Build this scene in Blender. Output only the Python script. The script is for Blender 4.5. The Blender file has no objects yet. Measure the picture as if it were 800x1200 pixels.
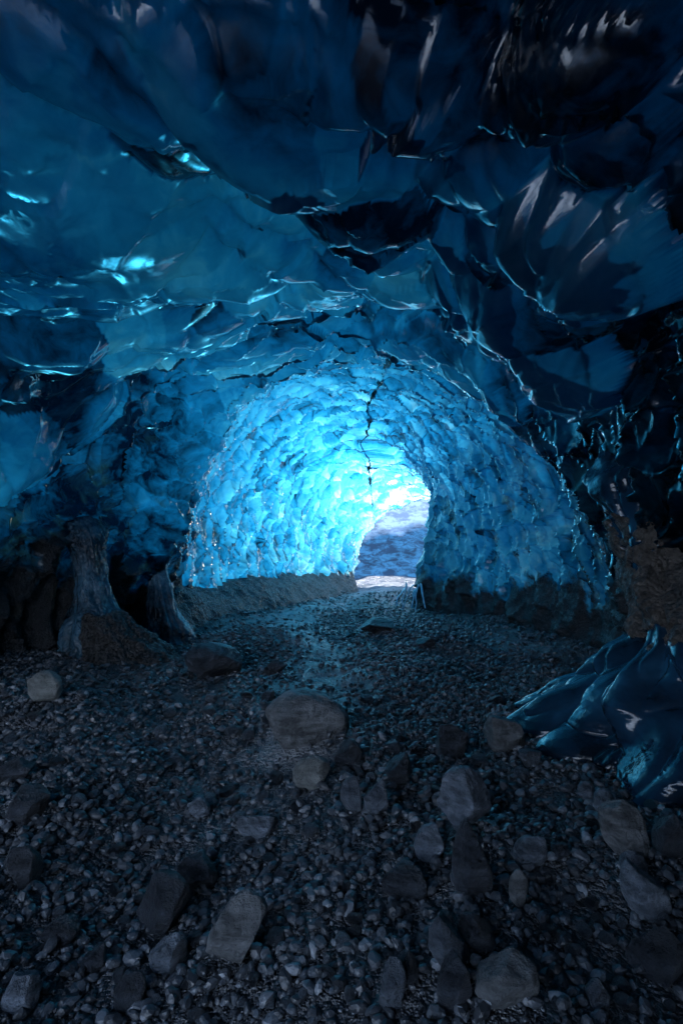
import bpy, math, random
import numpy as np
from mathutils import Vector, Matrix

random.seed(7)
RNG = np.random.default_rng(11)
S = bpy.context.scene
COL = S.collection
R = math.radians

# ------------------------------------------------------------------ camera
CAM_Z, PITCH, F_PX = 1.4, R(3.6), 640.0
cam_d = bpy.data.cameras.new('camera')
cam_d.sensor_fit = 'VERTICAL'
cam_d.sensor_height = 36.0
cam_d.lens = 36.0 * F_PX / 1200.0
cam_d.clip_start = 0.05
cam_d.clip_end = 2000.0
cam = bpy.data.objects.new('camera', cam_d)
cam.location = (0, 0, CAM_Z)
cam.rotation_euler = (R(90) + PITCH, 0, 0)
COL.objects.link(cam)
S.camera = cam
EYE = np.array((0.0, 0.0, CAM_Z))


def sight(x, y):
    """direction from the eye of a point seen at photo pixel x, y"""
    dx, dy = (x - 400.0) / F_PX, (600.0 - y) / F_PX
    c, s = math.cos(PITCH), math.sin(PITCH)
    return np.array((dx, c - dy * s, s + dy * c))


def at(x, y, depth):
    d = sight(x, y)
    return EYE + d * (depth / d[1])


# ------------------------------------------------------------------ numpy noise
def _h(ix, iy, iz, seed):
    with np.errstate(over='ignore'):
        h = (ix.astype(np.int64) * 374761393 + iy.astype(np.int64) * 668265263 + iz.astype(np.int64) * 2147483647 + seed * 1274126177).astype(np.uint32)
        h = (h ^ (h >> np.uint32(13))) * np.uint32(1274126177)
        h = (h ^ (h >> np.uint32(16))) * np.uint32(2246822519)
        h = h ^ (h >> np.uint32(13))
    return h


def _u(h):
    return (h & np.uint32(0xFFFFFF)).astype(np.float64) / 16777216.0


def vnoise(p, seed=0):
    """smooth value noise in about -1..1 for points p (n,3)"""
    i = np.floor(p).astype(np.int64)
    f = p - i
    f = f * f * f * (f * (f * 6 - 15) + 10)
    out = 0
    for dx in (0, 1):
        wx = f[:, 0] if dx else 1 - f[:, 0]
        for dy in (0, 1):
            wy = f[:, 1] if dy else 1 - f[:, 1]
            for dz in (0, 1):
                wz = f[:, 2] if dz else 1 - f[:, 2]
                out = out + wx * wy * wz * _u(_h(i[:, 0] + dx, i[:, 1] + dy, i[:, 2] + dz, seed))
    return out * 2 - 1


def fbm(p, seed=0, octaves=4, gain=0.5):
    a, o, t = 1.0, 0.0, 0.0
    q = np.array(p, float)
    for k in range(octaves):
        o = o + a * vnoise(q, seed + k * 17)
        t += a
        a *= gain
        q = q * 2.03 + 11.7
    return o / t


def cells(p, seed=0, jitter=0.9):
    """Voronoi: (F1, F2, vector from the nearest centre, random of the nearest centre)"""
    n = len(p)
    base = np.floor(p).astype(np.int64)
    f1 = np.full(n, 9.0)
    f2 = np.full(n, 9.0)
    vec = np.zeros((n, 3))
    rnd = np.zeros(n)
    for dx in (-1, 0, 1):
        for dy in (-1, 0, 1):
            for dz in (-1, 0, 1):
                c = base + np.array((dx, dy, dz))
                hs = [_u(_h(c[:, 0], c[:, 1], c[:, 2], seed + s)) for s in (1, 2, 3)]
                ctr = c + 0.5 + (np.stack(hs, 1) - 0.5) * jitter
                v = p - ctr
                d = np.sqrt((v * v).sum(1))
                m = d < f1
                f2 = np.where(m, f1, np.minimum(f2, d))
                f1 = np.where(m, d, f1)
                vec[m] = v[m]
                rnd = np.where(m, hs[0], rnd)
    return f1, f2, vec, rnd


def sstep(a, b, x):
    t = np.clip((x - a) / (b - a), 0, 1)
    return t * t * (3 - 2 * t)


def table(keys, rows, smooth=0.35):
    """smoothly interpolated table: keys against columns"""
    xs = np.linspace(keys[0] - 2, keys[-1] + 2, 2400)
    dx = xs[1] - xs[0]
    k = int(3 * smooth / dx)
    ker = np.exp(-0.5 * (np.arange(-k, k + 1) * dx / smooth) ** 2)
    ker /= ker.sum()
    outs = []
    for col in np.array(rows, float).T:
        v = np.interp(xs, keys, col)
        v = np.convolve(np.pad(v, k, mode='edge'), ker, mode='valid')
        outs.append(v)
    return lambda y: [np.interp(y, xs, o) for o in outs]


# ------------------------------------------------------------------ mesh helpers
def mesh_obj(name, verts, faces, mats, parent=None, smooth=True):
    me = bpy.data.meshes.new(name)
    verts = np.asarray(verts, dtype=np.float32)
    if isinstance(faces, np.ndarray):
        nf, k = faces.shape
        me.vertices.add(len(verts))
        me.vertices.foreach_set('co', verts.ravel())
        me.loops.add(nf * k)
        me.loops.foreach_set('vertex_index', faces.astype(np.int32).ravel())
        me.polygons.add(nf)
        me.polygons.foreach_set('loop_start', np.arange(0, nf * k, k, dtype=np.int32))
        me.update(calc_edges=True)
        me.validate()
    else:
        me.from_pydata([tuple(map(float, v)) for v in verts], [], faces)
        me.update()
    me.polygons.foreach_set('use_smooth', np.full(len(me.polygons), smooth, dtype=bool))
    for m in (mats if isinstance(mats, (list, tuple)) else [mats]):
        me.materials.append(m)
    o = bpy.data.objects.new(name, me)
    COL.objects.link(o)
    o.parent = parent
    return o


def attr(o, name, values):
    a = o.data.attributes.new(name, 'FLOAT', 'POINT')
    a.data.foreach_set('value', np.asarray(values, dtype=np.float32))


def tag(o, label=None, cat=None, group=None, kind=None):
    for k, v in (('label', label), ('category', cat), ('group', group), ('kind', kind)):
        if v:
            o[k] = v
    return o


def grid_faces(nr, nc, wrap=False, flip=False):
    i = np.arange(nr - 1)[:, None]
    j = np.arange(nc if wrap else nc - 1)[None, :]
    j2 = (j + 1) % nc
    a, b = i * nc + j, i * nc + j2
    c, d = (i + 1) * nc + j2, (i + 1) * nc + j
    q = np.stack([a, b, c, d], -1).reshape(-1, 4)
    return q[:, ::-1] if flip else q


def grid_normals(P):
    du = np.gradient(P, axis=0)
    dv = np.gradient(P, axis=1)
    n = np.cross(du, dv)
    return n / np.maximum(np.linalg.norm(n, axis=2, keepdims=True), 1e-9)


# ------------------------------------------------------------------ node helpers
class Nodes:
    def __init__(self, name):
        self.m = bpy.data.materials.new(name)
        self.m.use_nodes = True
        self.t = self.m.node_tree
        self.t.nodes.clear()
        self.out = self.t.nodes.new('ShaderNodeOutputMaterial')

    def n(self, kind, _out=0, _props=None, **ins):
        nd = self.t.nodes.new(kind)
        for k, v in (_props or {}).items():
            setattr(nd, k, v)
        for k, v in ins.items():
            key = int(k[1:]) if k[0] == 'i' and k[1:].isdigit() else k.replace('_', ' ')
            self.put(nd.inputs[key], v)
        return nd.outputs[_out]

    def put(self, sock, v):
        if isinstance(v, bpy.types.NodeSocket):
            self.t.links.new(v, sock)
        elif hasattr(sock.default_value, '__len__') and not hasattr(v, '__len__'):
            sock.default_value = (v, v, v, 1)[:len(sock.default_value)]
        elif hasattr(sock.default_value, '__len__') and len(sock.default_value) == 4 and len(v) == 3:
            sock.default_value = (*v, 1)
        else:
            sock.default_value = v

    def math(self, op, a, b=0.0, clamp=False):
        return self.n('ShaderNodeMath', _props=dict(operation=op, use_clamp=clamp), i0=a, i1=b)

    def ramp(self, fac, *stops):
        nd = self.t.nodes.new('ShaderNodeValToRGB')
        r = nd.color_ramp
        while len(r.elements) < len(stops):
            r.elements.new(0.5)
        for e, (p, c) in zip(r.elements, stops):
            e.position = p
            e.color = (c, c, c, 1) if not hasattr(c, '__len__') else (*c, 1)
        self.put(nd.inputs[0], fac)
        return nd.outputs[0]

    def mapr(self, v, a, b, c=0.0, d=1.0):
        return self.n('ShaderNodeMapRange', Value=v, From_Min=a, From_Max=b, To_Min=c, To_Max=d)

    def pos(self):
        return self.n('ShaderNodeNewGeometry')

    def noise(self, vec, scale, detail=4.0, rough=0.5, dist=0.0):
        return self.n('ShaderNodeTexNoise', Vector=vec, Scale=scale, Detail=detail, Roughness=rough, Distortion=dist)

    def voro(self, vec, scale, feature='F1', rnd=1.0):
        return self.n('ShaderNodeTexVoronoi', _props=dict(feature=feature), Vector=vec, Scale=scale, Randomness=rnd)

    def scale(self, vec, s):
        return self.n('ShaderNodeVectorMath', _props=dict(operation='MULTIPLY'), i0=vec, i1=s)

    def mixc(self, f, a, b):
        nd = self.t.nodes.new('ShaderNodeMix')
        nd.data_type = 'RGBA'
        self.put(nd.inputs[0], f)
        self.put(nd.inputs[6], a)
        self.put(nd.inputs[7], b)
        return nd.outputs[2]

    def mixs(self, f, a, b):
        nd = self.t.nodes.new('ShaderNodeMixShader')
        self.put(nd.inputs[0], f)
        self.t.links.new(a, nd.inputs[1])
        self.t.links.new(b, nd.inputs[2])
        return nd.outputs[0]

    def bump(self, h, strength, dist, normal=None):
        ins = dict(Height=h, Strength=strength, Distance=dist)
        if normal is not None:
            ins['Normal'] = normal
        return self.n('ShaderNodeBump', **ins)

    def done(self, surf=None, vol=None):
        if surf is not None:
            self.t.links.new(surf, self.out.inputs['Surface'])
        if vol is not None:
            self.t.links.new(vol, self.out.inputs['Volume'])
        return self.m


ABSORB, DENSITY = (0.52, 0.692, 0.73), 1.62      # sigma = density * (1 - colour), per metre


def mat_ice():
    N = Nodes('clear_glacier_ice')
    P = N.pos()
    dirt = N.n('ShaderNodeAttribute', _out=2, _props=dict(attribute_name='dirt'))  # basal dirt plus the recess shade painted with it
    outer = N.n('ShaderNodeAttribute', _out=2, _props=dict(attribute_name='outer'))
    milk = N.n('ShaderNodeAttribute', _out=2, _props=dict(attribute_name='milk'))
    tone = N.n('ShaderNodeAttribute', _out=2, _props=dict(attribute_name='tone'))
    warp = N.noise(P, 2.2, 3.0)
    wp = N.n('ShaderNodeVectorMath', _props=dict(operation='MULTIPLY_ADD'), i0=N.n('ShaderNodeTexNoise', _out=1, Vector=P, Scale=1.6, Detail=3.0), i1=(0.5, 0.5, 0.5), i2=P)
    v = N.voro(wp, 7.0, 'SMOOTH_F1')
    fine = N.noise(wp, 16.0, 5.0, 0.55, 0.6)
    pits = N.noise(P, 90.0, 2.0)
    h = N.math('ADD', N.math('MULTIPLY', v, 0.7), N.math('ADD', N.math('MULTIPLY', fine, 0.35), N.math('MULTIPLY', pits, 0.03)))
    nrm = N.bump(h, N.mapr(milk, 0.2, 0.9, 0.14, 0.6), 0.03)
    rough = N.mapr(N.noise(P, 3.0, 4.0), 0.35, 0.7, 0.0, 0.07)
    glass = N.n('ShaderNodeBsdfPrincipled', Base_Color=(0.93, 0.98, 1.0), Roughness=N.math('ADD', rough, 0.28), IOR=1.42, Transmission_Weight=1.0, Normal=nrm)
    # cloudy bubbly skin of the ice
    deep = N.noise(wp, 1.3, 6.0, 0.6, 1.0)
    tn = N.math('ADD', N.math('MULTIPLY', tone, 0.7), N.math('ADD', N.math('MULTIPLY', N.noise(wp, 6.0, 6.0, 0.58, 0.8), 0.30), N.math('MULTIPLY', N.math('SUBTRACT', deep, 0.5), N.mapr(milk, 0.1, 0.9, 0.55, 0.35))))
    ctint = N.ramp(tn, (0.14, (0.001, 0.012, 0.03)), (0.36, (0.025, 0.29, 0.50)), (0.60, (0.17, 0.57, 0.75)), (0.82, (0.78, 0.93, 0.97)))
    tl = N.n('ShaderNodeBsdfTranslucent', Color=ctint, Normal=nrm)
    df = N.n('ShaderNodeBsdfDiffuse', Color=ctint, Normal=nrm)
    gl = N.n('ShaderNodeBsdfGlossy', Color=(1, 1, 1), Roughness=rough, Normal=nrm)
    fr = N.n('ShaderNodeFresnel', IOR=1.5, Normal=nrm)
    cloudy = N.mixs(fr, N.mixs(0.05, tl, df), gl)
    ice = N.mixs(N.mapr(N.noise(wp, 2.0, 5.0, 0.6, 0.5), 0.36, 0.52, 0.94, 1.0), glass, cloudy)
    grit = N.noise(P, 45.0, 6.0, 0.65)
    dcol = N.mixc(N.noise(P, 12.0, 5.0), (0.007, 0.008, 0.010), (0.038, 0.041, 0.046))
    dn = N.bump(N.math('ADD', grit, N.math('MULTIPLY', N.noise(P, 14.0, 4.0), 0.8)), 0.9, 0.03)
    drt = N.n('ShaderNodeBsdfPrincipled', Base_Color=dcol, Roughness=N.mapr(N.noise(P, 20.0, 3.0), 0.4, 0.6, 0.25, 0.75), Normal=dn)
    dm = N.ramp(N.math('ADD', N.math('MULTIPLY', dirt, 1.2), N.math('MULTIPLY', N.math('SUBTRACT', N.noise(P, 4.0, 7.0, 0.68), 0.5), 1.6)), (0.34, 0.0), (0.68, 1.0))
    s = N.mixs(dm, ice, drt)
    s = N.mixs(outer, s, N.n('ShaderNodeBsdfTransparent', Color=(1, 1, 1)))
    vol = N.n('ShaderNodeVolumeAbsorption', Color=ABSORB, Density=DENSITY)
    return N.done(s, vol)


def mat_gravel(name='wet_black_gravel', scale=1.0):
    N = Nodes(name)
    P = N.pos()
    v = N.voro(P, 42.0 * scale, 'F1')
    v2 = N.voro(P, 110.0 * scale, 'F1')
    n = N.noise(P, 3.0, 6.0, 0.6)
    col = N.mixc(N.noise(P, 60.0, 3.0), (0.014, 0.016, 0.02), (0.12, 0.13, 0.145))
    col = N.mixc(N.math('MULTIPLY', N.n('ShaderNodeAttribute', _out=2, _props=dict(attribute_name='silt')), N.mapr(n, 0.3, 0.6)), col, (0.27, 0.29, 0.315))
    h = N.math('ADD', N.math('MULTIPLY', N.math('SUBTRACT', 1.0, v), 1.0), N.math('MULTIPLY', N.math('SUBTRACT', 1.0, v2), 0.45))
    nrm = N.bump(h, 0.9, 0.03)
    rough = N.mapr(N.noise(P, 1.7, 4.0), 0.35, 0.65, 0.10, 0.45)
    yy = N.n('ShaderNodeSeparateXYZ', _out=1, Vector=P)
    sn = N.ramp(N.math('ADD', N.mapr(yy, 16.5, 21.0), N.math('MULTIPLY', N.math('SUBTRACT', N.noise(P, 1.5, 6.0, 0.65), 0.5), 0.9)), (0.4, 0.0), (0.7, 1.0))
    col = N.mixc(sn, col, (0.045, 0.055, 0.07))
    col = N.mixc(N.mapr(yy, -1.9, -3.0), col, (0.42, 0.48, 0.56))  # unseen pale ground added behind the camera to bounce light in
    return N.done(N.n('ShaderNodeBsdfPrincipled', Base_Color=col, Roughness=rough, Normal=nrm))


def mat_pebble():
    N = Nodes('basalt_pebbles')
    P = N.pos()
    t = N.n('ShaderNodeAttribute', _out=2, _props=dict(attribute_name='tone'))
    col = N.ramp(t, (0.0, (0.020, 0.025, 0.033)), (0.4, (0.088, 0.104, 0.127)), (0.75, (0.27, 0.30, 0.345)), (1.0, (0.36, 0.37, 0.37)))
    col = N.mixc(N.math('MULTIPLY', N.noise(P, 70.0, 4.0, 0.6), 0.6), col, (0.02, 0.02, 0.02))
    nrm = N.bump(N.noise(P, 120.0, 3.0), 0.4, 0.006)
    return N.done(N.n('ShaderNodeBsdfPrincipled', Base_Color=col, Roughness=N.mapr(N.noise(P, 2.5, 3.0), 0.35, 0.65, 0.28, 0.62), Specular_IOR_Level=0.7, Normal=nrm))


_rock_mats = {}


def mat_rock(key, dark, light, rough=0.6):
    if key in _rock_mats:
        return _rock_mats[key]
    N = Nodes(key)
    P = N.n('ShaderNodeTexCoord', _out=3)
    n = N.noise(P, 7.0, 8.0, 0.66, 0.4)
    st = N.noise(N.scale(P, (2.0, 5.0, 16.0)), 2.0, 5.0, 0.6)
    col = N.mixc(N.ramp(N.math('ADD', N.math('MULTIPLY', n, 0.6), N.math('MULTIPLY', st, 0.4)), (0.42, 0.0), (0.60, 1.0)), dark, light)
    col = N.mixc(N.ramp(N.voro(P, 60.0), (0.05, 1.0), (0.16, 0.0)), col, tuple(c * 0.45 for c in dark))
    h = N.math('ADD', N.math('MULTIPLY', N.noise(P, 30.0, 7.0, 0.68), 1.0), N.math('MULTIPLY', st, 0.5))
    nrm = N.bump(h, 1.0, 0.045)
    _rock_mats[key] = N.done(N.n('ShaderNodeBsdfPrincipled', Base_Color=col, Roughness=rough, Normal=nrm))
    return _rock_mats[key]


def mat_dirt(name, dark, light, rough=(0.3, 0.75)):
    N = Nodes(name)
    P = N.pos()
    n = N.noise(P, 9.0, 8.0, 0.7)
    col = N.mixc(N.ramp(n, (0.35, 0.0), (0.68, 1.0)), dark, light)
    h = N.math('ADD', N.math('MULTIPLY', N.noise(P, 40.0, 6.0, 0.7), 0.7), N.math('SUBTRACT', 1.0, N.voro(P, 30.0)))
    nrm = N.bump(h, 1.0, 0.035)
    return N.done(N.n('ShaderNodeBsdfPrincipled', Base_Color=col, Roughness=N.mapr(N.noise(P, 25.0, 3.0), 0.4, 0.6, *rough), Normal=nrm))


ICE, GRAVEL, PEBBLE = mat_ice(), mat_gravel(), mat_pebble()

# ------------------------------------------------------------------ the tunnel
#            Y     xl     xr    zc   xa
ROWS = [(-1.7, -9.5, -0.3, 3.8, -4.2),
        (-0.9, -8.8, 1.2, 3.6, -3.0),
        (0.2, -7.4, 2.0, 3.6, -1.6),
        (1.6, -5.8, 2.1, 3.65, -0.7),
        (3.0, -4.5, 2.2, 3.7, -0.2),
        (4.4, -3.8, 2.6, 3.75, 0.0),
        (6.0, -3.7, 3.1, 3.9, 0.2),
        (7.2, -3.35, 3.6, 4.1, 0.2),
        (8.6, -2.85, 3.8, 4.4, 0.15),
        (10.5, -2.9, 3.4, 4.45, 0.15),
        (12.5, -2.3, 2.8, 4.2, 0.3),
        (13.9, -1.8, 1.6, 3.95, 0.5),
        (14.8, -1.5, 2.8, 3.8, 0.8),
        (16.0, -1.0, 5.0, 3.65, 1.4),
        (18.2, 0.2, 6.0, 3.3, 2.6),
        (19.2, 0.4, 6.5, 3.3, 3.3),
        (20.6, 0.2, 7.0, 3.35, 4.0)]
tun = table([r[0] for r in ROWS], [r[1:] for r in ROWS], 0.28)
#             Y    xl     xr    zc
OUT = [(-1.9, -20, 24.0, 20.0), (0.0, -20, 24.0, 20.0), (2.6, -18, 23.0, 18.6), (4.6, -16, 20.0, 16.0), (6.8, -13, 15.5, 12.4),
       (8.8, -9.6, 9.6, 9.4), (10.6, -7.2, 6.2, 8.1), (13.0, -5.5, 4.7, 6.8), (15.5, -3.9, 6.4, 5.45), (18.6, -2.6, 7.2, 4.5), (20.8, -1.7, 7.8, 4.1)]
outt = table([r[0] for r in OUT], [r[1:] for r in OUT], 0.8)

# stations along the tunnel: dense near the eye and at the corners
ys, y = [], -1.7
while y < 20.4:
    ys.append(y)
    step = 0.12 if y < -0.5 else (0.020 if y < 4 else 0.028 if y < 8.5 else 0.038)
    if 13.3 < y < 16.2:
        step = 0.02
    y += step
YS = np.array(ys)
NT = 700
tt = np.linspace(-0.16, 1.16, NT)


def arch(Y, xl, xr, zc, xa, n=2.25):
    th = np.clip(tt, 0, 1) * math.pi                       # 0 left foot, pi right foot
    c, s = np.cos(th), np.sin(th)
    cx = np.sign(c) * np.abs(c) ** (2 / n)
    sz = np.abs(s) ** (2 / n)
    x = np.where(c > 0, xa[:, None] + (xl - xa)[:, None] * cx, xa[:, None] - (xr - xa)[:, None] * cx)
    z = zc[:, None] * sz
    below = np.where(tt < 0, tt, np.where(tt > 1, 1 - tt, 0)) * 5.0
    z = z + below[None, :]
    return np.stack([x, np.repeat(Y[:, None], NT, 1), z], -1)


base = arch(YS, *tun(YS))
NY = len(YS)
# outward normal: away from the tunnel's middle
nb = grid_normals(base)
mid = np.stack([tun(YS)[3], YS, np.full(NY, 1.2)], -1)[:, None, :]
if (nb * (base - mid)).sum() < 0:
    nb = -nb
base[:, :, 0] += 0.30 * np.exp(-((YS - 13.9) / 1.1) ** 2)[:, None] * np.clip(base[:, :, 2], 0, 2.7) * (base[:, :, 0] > tun(YS)[3][:, None])
bp = base.reshape(-1, 3)
bn = nb.reshape(-1, 3)


def on_tunnel(px, py, surf=bp):
    d = sight(px, py)
    d = d / np.linalg.norm(d)
    v = surf - EYE
    t = v @ d
    off = np.linalg.norm(v - t[:, None] * d, axis=1)
    good = (t > 0.3)
    score = np.where(good, off / np.maximum(t, 0.1) + t * 0.0015, 9e9)
    return int(np.argmin(score))


# large smooth lobes of the near roof (photo centre, half axes in photo pixels, turn, bulge in metres)
LOBES = [(40, 215, 215, 120, 24, .26), (345, 110, 165, 120, 48, .26), (110, 45, 150, 70, 15, .20),
         (265, 285, 140, 75, 20, .22), (425, 205, 100, 70, 35, .30), (120, 285, 130, 60, 10, .16),
         (700, 262, 105, 60, 28, .24), (560, 150, 110, 60, -22, .18), (600, 330, 130, 50, -35, .22),
         (520, 60, 110, 60, 40, .2), (655, 400, 110, 55, -38, .2), (180, 390, 120, 60, 30, .14),
         (480, 330, 80, 45, -20, .16), (60, 420, 110, 70, 35, .14), (660, 80, 110, 50, -30, .18), (250, 20, 90, 50, 0, .18),
         (340, 350, 100, 40, 15, .14), (560, 420, 90, 38, 30, .16), (640, 500, 80, 36, 50, .16),
         (40, 335, 90, 48, 20, .13), (150, 335, 100, 42, 10, .15), (230, 372, 80, 36, 15, .13), (330, 300, 72, 42, 40, .17), (300, 405, 80, 30, 10, .12),
         (60, 120, 110, 50, 20, .17), (190, 135, 90, 60, 40, .16), (205, 232, 80, 40, 30, .15), (385, 305, 70, 42, -30, .17), (455, 272, 62, 40, 60, .17),
         (525, 250, 72, 40, 10, .16), (620, 200, 90, 40, -20, .15), (705, 165, 80, 42, -30, .14), (560, 378, 72, 32, -30, .14), (500, 402, 62, 26, 20, .12),
         (420, 60, 80, 60, 60, .16), (600, 270, 66, 34, -10, .15), (690, 330, 80, 36, -30, .15), (600, 455, 66, 30, 40, .13), (90, 470, 80, 46, 50, .13), (20, 520, 60, 60, 80, .15)]


def lobe_field(pts):
    """bulge of the roof and its tone: every lobe of ice is a little different, with light-to-dark painted across it"""
    best, cloud = np.zeros(len(pts)), np.zeros(len(pts))
    for li, (px, py, rx, ry, rot, hgt) in enumerate(LOBES):
        k = on_tunnel(px, py)
        c, n = bp[k], bn[k]
        dist = np.linalg.norm(c - EYE)
        d = (c - EYE) / dist
        u = np.cross(d, (0, 0, 1.0))
        u /= np.linalg.norm(u)
        w = np.cross(u, d)
        a = R(-rot)
        e1 = u * math.cos(a) + w * math.sin(a)
        e1 = e1 - n * (e1 @ n)
        e1 /= np.linalg.norm(e1)
        e2 = np.cross(n, e1)
        stretch = 1.0 / max(0.35, abs(d @ n)) ** 0.75
        r1, r2 = 1.02 * rx / F_PX * dist, 0.78 * ry / F_PX * dist * stretch
        v = pts - c
        v = v + 0.22 * min(r1, r2) * WOB
        q = (v @ e1 / r1) ** 2 + (v @ e2 / r2) ** 2 + (v @ n / max(r1, r2)) ** 2
        h = hgt * np.clip(1 - q, 0, 1) ** 0.5
        h = h + 0.03 * np.exp(-((q - 0.86) / 0.07) ** 2) * (h > 0)
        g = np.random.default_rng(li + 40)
        cl = g.uniform(-0.24, 0.24) + (v @ e2 / r2) * g.choice((-0.22, 0.22)) + (v @ e1 / r1) * g.uniform(-0.12, 0.12)  # random tone per lobe plus a painted light-to-dark gradient
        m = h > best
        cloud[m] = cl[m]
        best = np.maximum(best, h)
    return best, cloud


WOB = np.stack([fbm(bp * 1.5, 203, 3), fbm(bp * 1.5 + 30, 205, 3), fbm(bp * 1.5 - 30, 209, 3)], 1)
near = 1 - sstep(6.0, 10.8, bp[:, 1] + 0.42 * bp[:, 0])
far = 1 - near
hgt = bp[:, 2]
warp = np.stack([fbm(bp * 0.9, 3, 3), fbm(bp * 0.9 + 40, 5, 3), fbm(bp * 0.9 - 40, 9, 3)], 1)
wp = bp + warp * 0.45
flow = np.array((0.25, 0.95, -0.25))


def scallop(p, size, seed, skew, aniso=(1, 1, 1)):
    q = p / size * np.array(aniso)
    f1, f2, vec, rnd = cells(q, seed)
    edge = np.clip(f2 - f1, 0, 1)
    scale_ = f1 + skew * (vec @ flow)
    return scale_, edge, rnd


s1, e1_, r1_ = scallop(wp, 0.95, 21, 0.45, (1, 0.8, 1))
s2, e2_, r2_ = scallop(wp, 0.40, 33, 0.55, (1, 0.85, 1))
s3, e3_, r3_ = scallop(bp + warp * 0.2, 0.17, 45, 0.5)
s4, e4_, r4_ = scallop(bp + warp * 0.30, 0.36, 57, 0.45, (0.8, 1.2, 0.8))

inward = np.zeros(len(bp))
lob, lobshade = lobe_field(bp)
f1p = np.sqrt(np.clip(1 - (s1 / 1.15) ** 2, 0, 1)) ** 0.8
rid1 = np.exp(-(e1_ / 0.05) ** 2)
rid2 = np.exp(-(e2_ / 0.07) ** 2)
rid4 = np.exp(-(e4_ / 0.10) ** 2)
inward += near * (1 - sstep(0.02, 0.12, lob) * 0.8) * (0.03 * rid1 + 0.03 * rid2 + 0.015 * (s3 - 0.4)) + far * 0.012 * rid4
inward += near * (2.3 * lob + 0.26 * (f1p - 0.5) + 0.13 * (s2 - 0.4) * (1 - sstep(0.02, 0.12, lob) * 0.75))
inward += far * (0.12 * (s4 * np.abs(s4) - 0.22) + 0.02 * (s3 - 0.4) + 0.12 * (s1 - 0.4) + 0.05 * (s2 - 0.4))
# long melt folds sweeping across the near roof towards the chamber
fa = np.array((0.62, 0.70, -0.35)); fa /= np.linalg.norm(fa)
fb = np.cross(fa, (0, 0, 1.0)); fb /= np.linalg.norm(fb)
fc = np.cross(fa, fb)
fq = np.stack([wp @ fa / 1.7, wp @ fb / 0.42, wp @ fc / 0.6], 1)
fold = np.sqrt(np.abs(vnoise(fq, 301)) + 0.002)
fold2 = np.sqrt(np.abs(vnoise(fq * np.array((1.6, 2.3, 2.3)) + 7, 305)) + 0.004)
fold_on = sstep(-0.35, 0.25, fbm(bp * 0.7, 311, 2))
inward += near * (0.21 * (fold - 0.5) * (0.45 + 0.55 * fold_on) + 0.045 * (fold2 - 0.5) * fold_on)
inward += 0.16 * fbm(bp * 0.55, 61, 3)
# the rib (lip) between the near roof and the bright chamber
lipc = bp[:, 1] + 0.42 * bp[:, 0] - 7.2
inward += (0.32 * np.exp(-(lipc / 0.7) ** 2) * (lipc < 0) + 0.32 * np.exp(-(lipc / 0.7) ** 2) * (lipc >= 0)) * sstep(0.5, 1.8, hgt) * (1 - 0.55 * sstep(3.0, 3.9, hgt)) * np.where(bp[:, 0] < 0.3, 1 + 0.75 * sstep(0.3, -1.6, bp[:, 0]), 0.85) * (0.75 + 0.4 * fbm(bp * 0.8, 77, 2))
# drip flutes running down the walls
ang = np.repeat(tt[None, :], NY, 0).ravel()
flute = np.abs(vnoise(np.stack([bp[:, 1] * 3.2, hgt * 0.35, np.sign(bp[:, 0]) * 3], 1), 91))
low = (1 - sstep(0.5, 2.6, hgt)) * sstep(-0.2, 0.2, hgt)
inward += low * (flute - 0.35) * (0.26 * near + 0.14 * far)
# wall foot flares a little into the tunnel
inward += 0.10 * (1 - sstep(0.0, 0.7, hgt)) * near
inward = np.clip(inward - 0.22 * near, -0.6, 1.4)
ip = bp - bn * inward[:, None]
inner = ip.reshape(NY, NT, 3)

# cloudy layer in the ice behind the clear skin
# outer face of the glacier
xo = outt(YS)
outer = arch(YS, xo[0], xo[1], xo[2], np.full(NY, 0.4), 2.6)
outer[:, :, 2] += 0.25 * fbm(outer.reshape(-1, 3) * 0.4, 5, 3).reshape(NY, NT)
outer = outer[:, ::4, :]
NO = outer.shape[1]
# stitch: inner grid (NT columns) against outer grid (NO columns)
vi = inner.reshape(-1, 3)
vo = outer.reshape(-1, 3)
verts = np.concatenate([vi, vo])
K = len(vi)
cm = (inner.mean((0, 1)))
fi = grid_faces(NY, NT)
fo = grid_faces(NY, NO, flip=True) + K
# orient: the inner faces look into the tunnel
a0 = inner[NY // 4, NT // 2]
f0 = fi[(NY // 4) * (NT - 1) + NT // 2]
nn = np.cross(verts[f0[1]] - verts[f0[0]], verts[f0[2]] - verts[f0[0]])
if nn @ (np.array((0, a0[1], 1.2)) - a0) < 0:
    fi = fi[:, ::-1]
    fo = fo[:, ::-1]
polys_side = []
for col_i, col_o in ((0, 0), (NT - 1, NO - 1)):
    i = np.arange(NY - 1)
    polys_side.append(np.stack([i * NT + col_i, (i + 1) * NT + col_i, K + (i + 1) * NO + col_o, K + i * NO + col_o], 1))
for row in (0, NY - 1):
    tri = []
    j = np.arange(NO - 1)
    for q in range(4):
        aa = np.minimum(j * 4 + q, NT - 1)
        b2 = np.minimum(j * 4 + q + 1, NT - 1)
        m = aa < b2
        o_ = K + row * NO + j
        if q == 3:
            tri.append(np.stack([row * NT + aa, row * NT + b2, o_ + 1, o_], 1)[m])
        else:
            tri.append(np.stack([row * NT + aa, row * NT + b2, o_, o_], 1)[m])
    if (NO - 1) * 4 < NT - 1:
        for aa in range((NO - 1) * 4, NT - 1):
            o_ = K + row * NO + NO - 1
            tri.append(np.array([[row * NT + aa, row * NT + aa + 1, o_, o_]]))
    polys_side.append(np.concatenate(tri))


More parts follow.
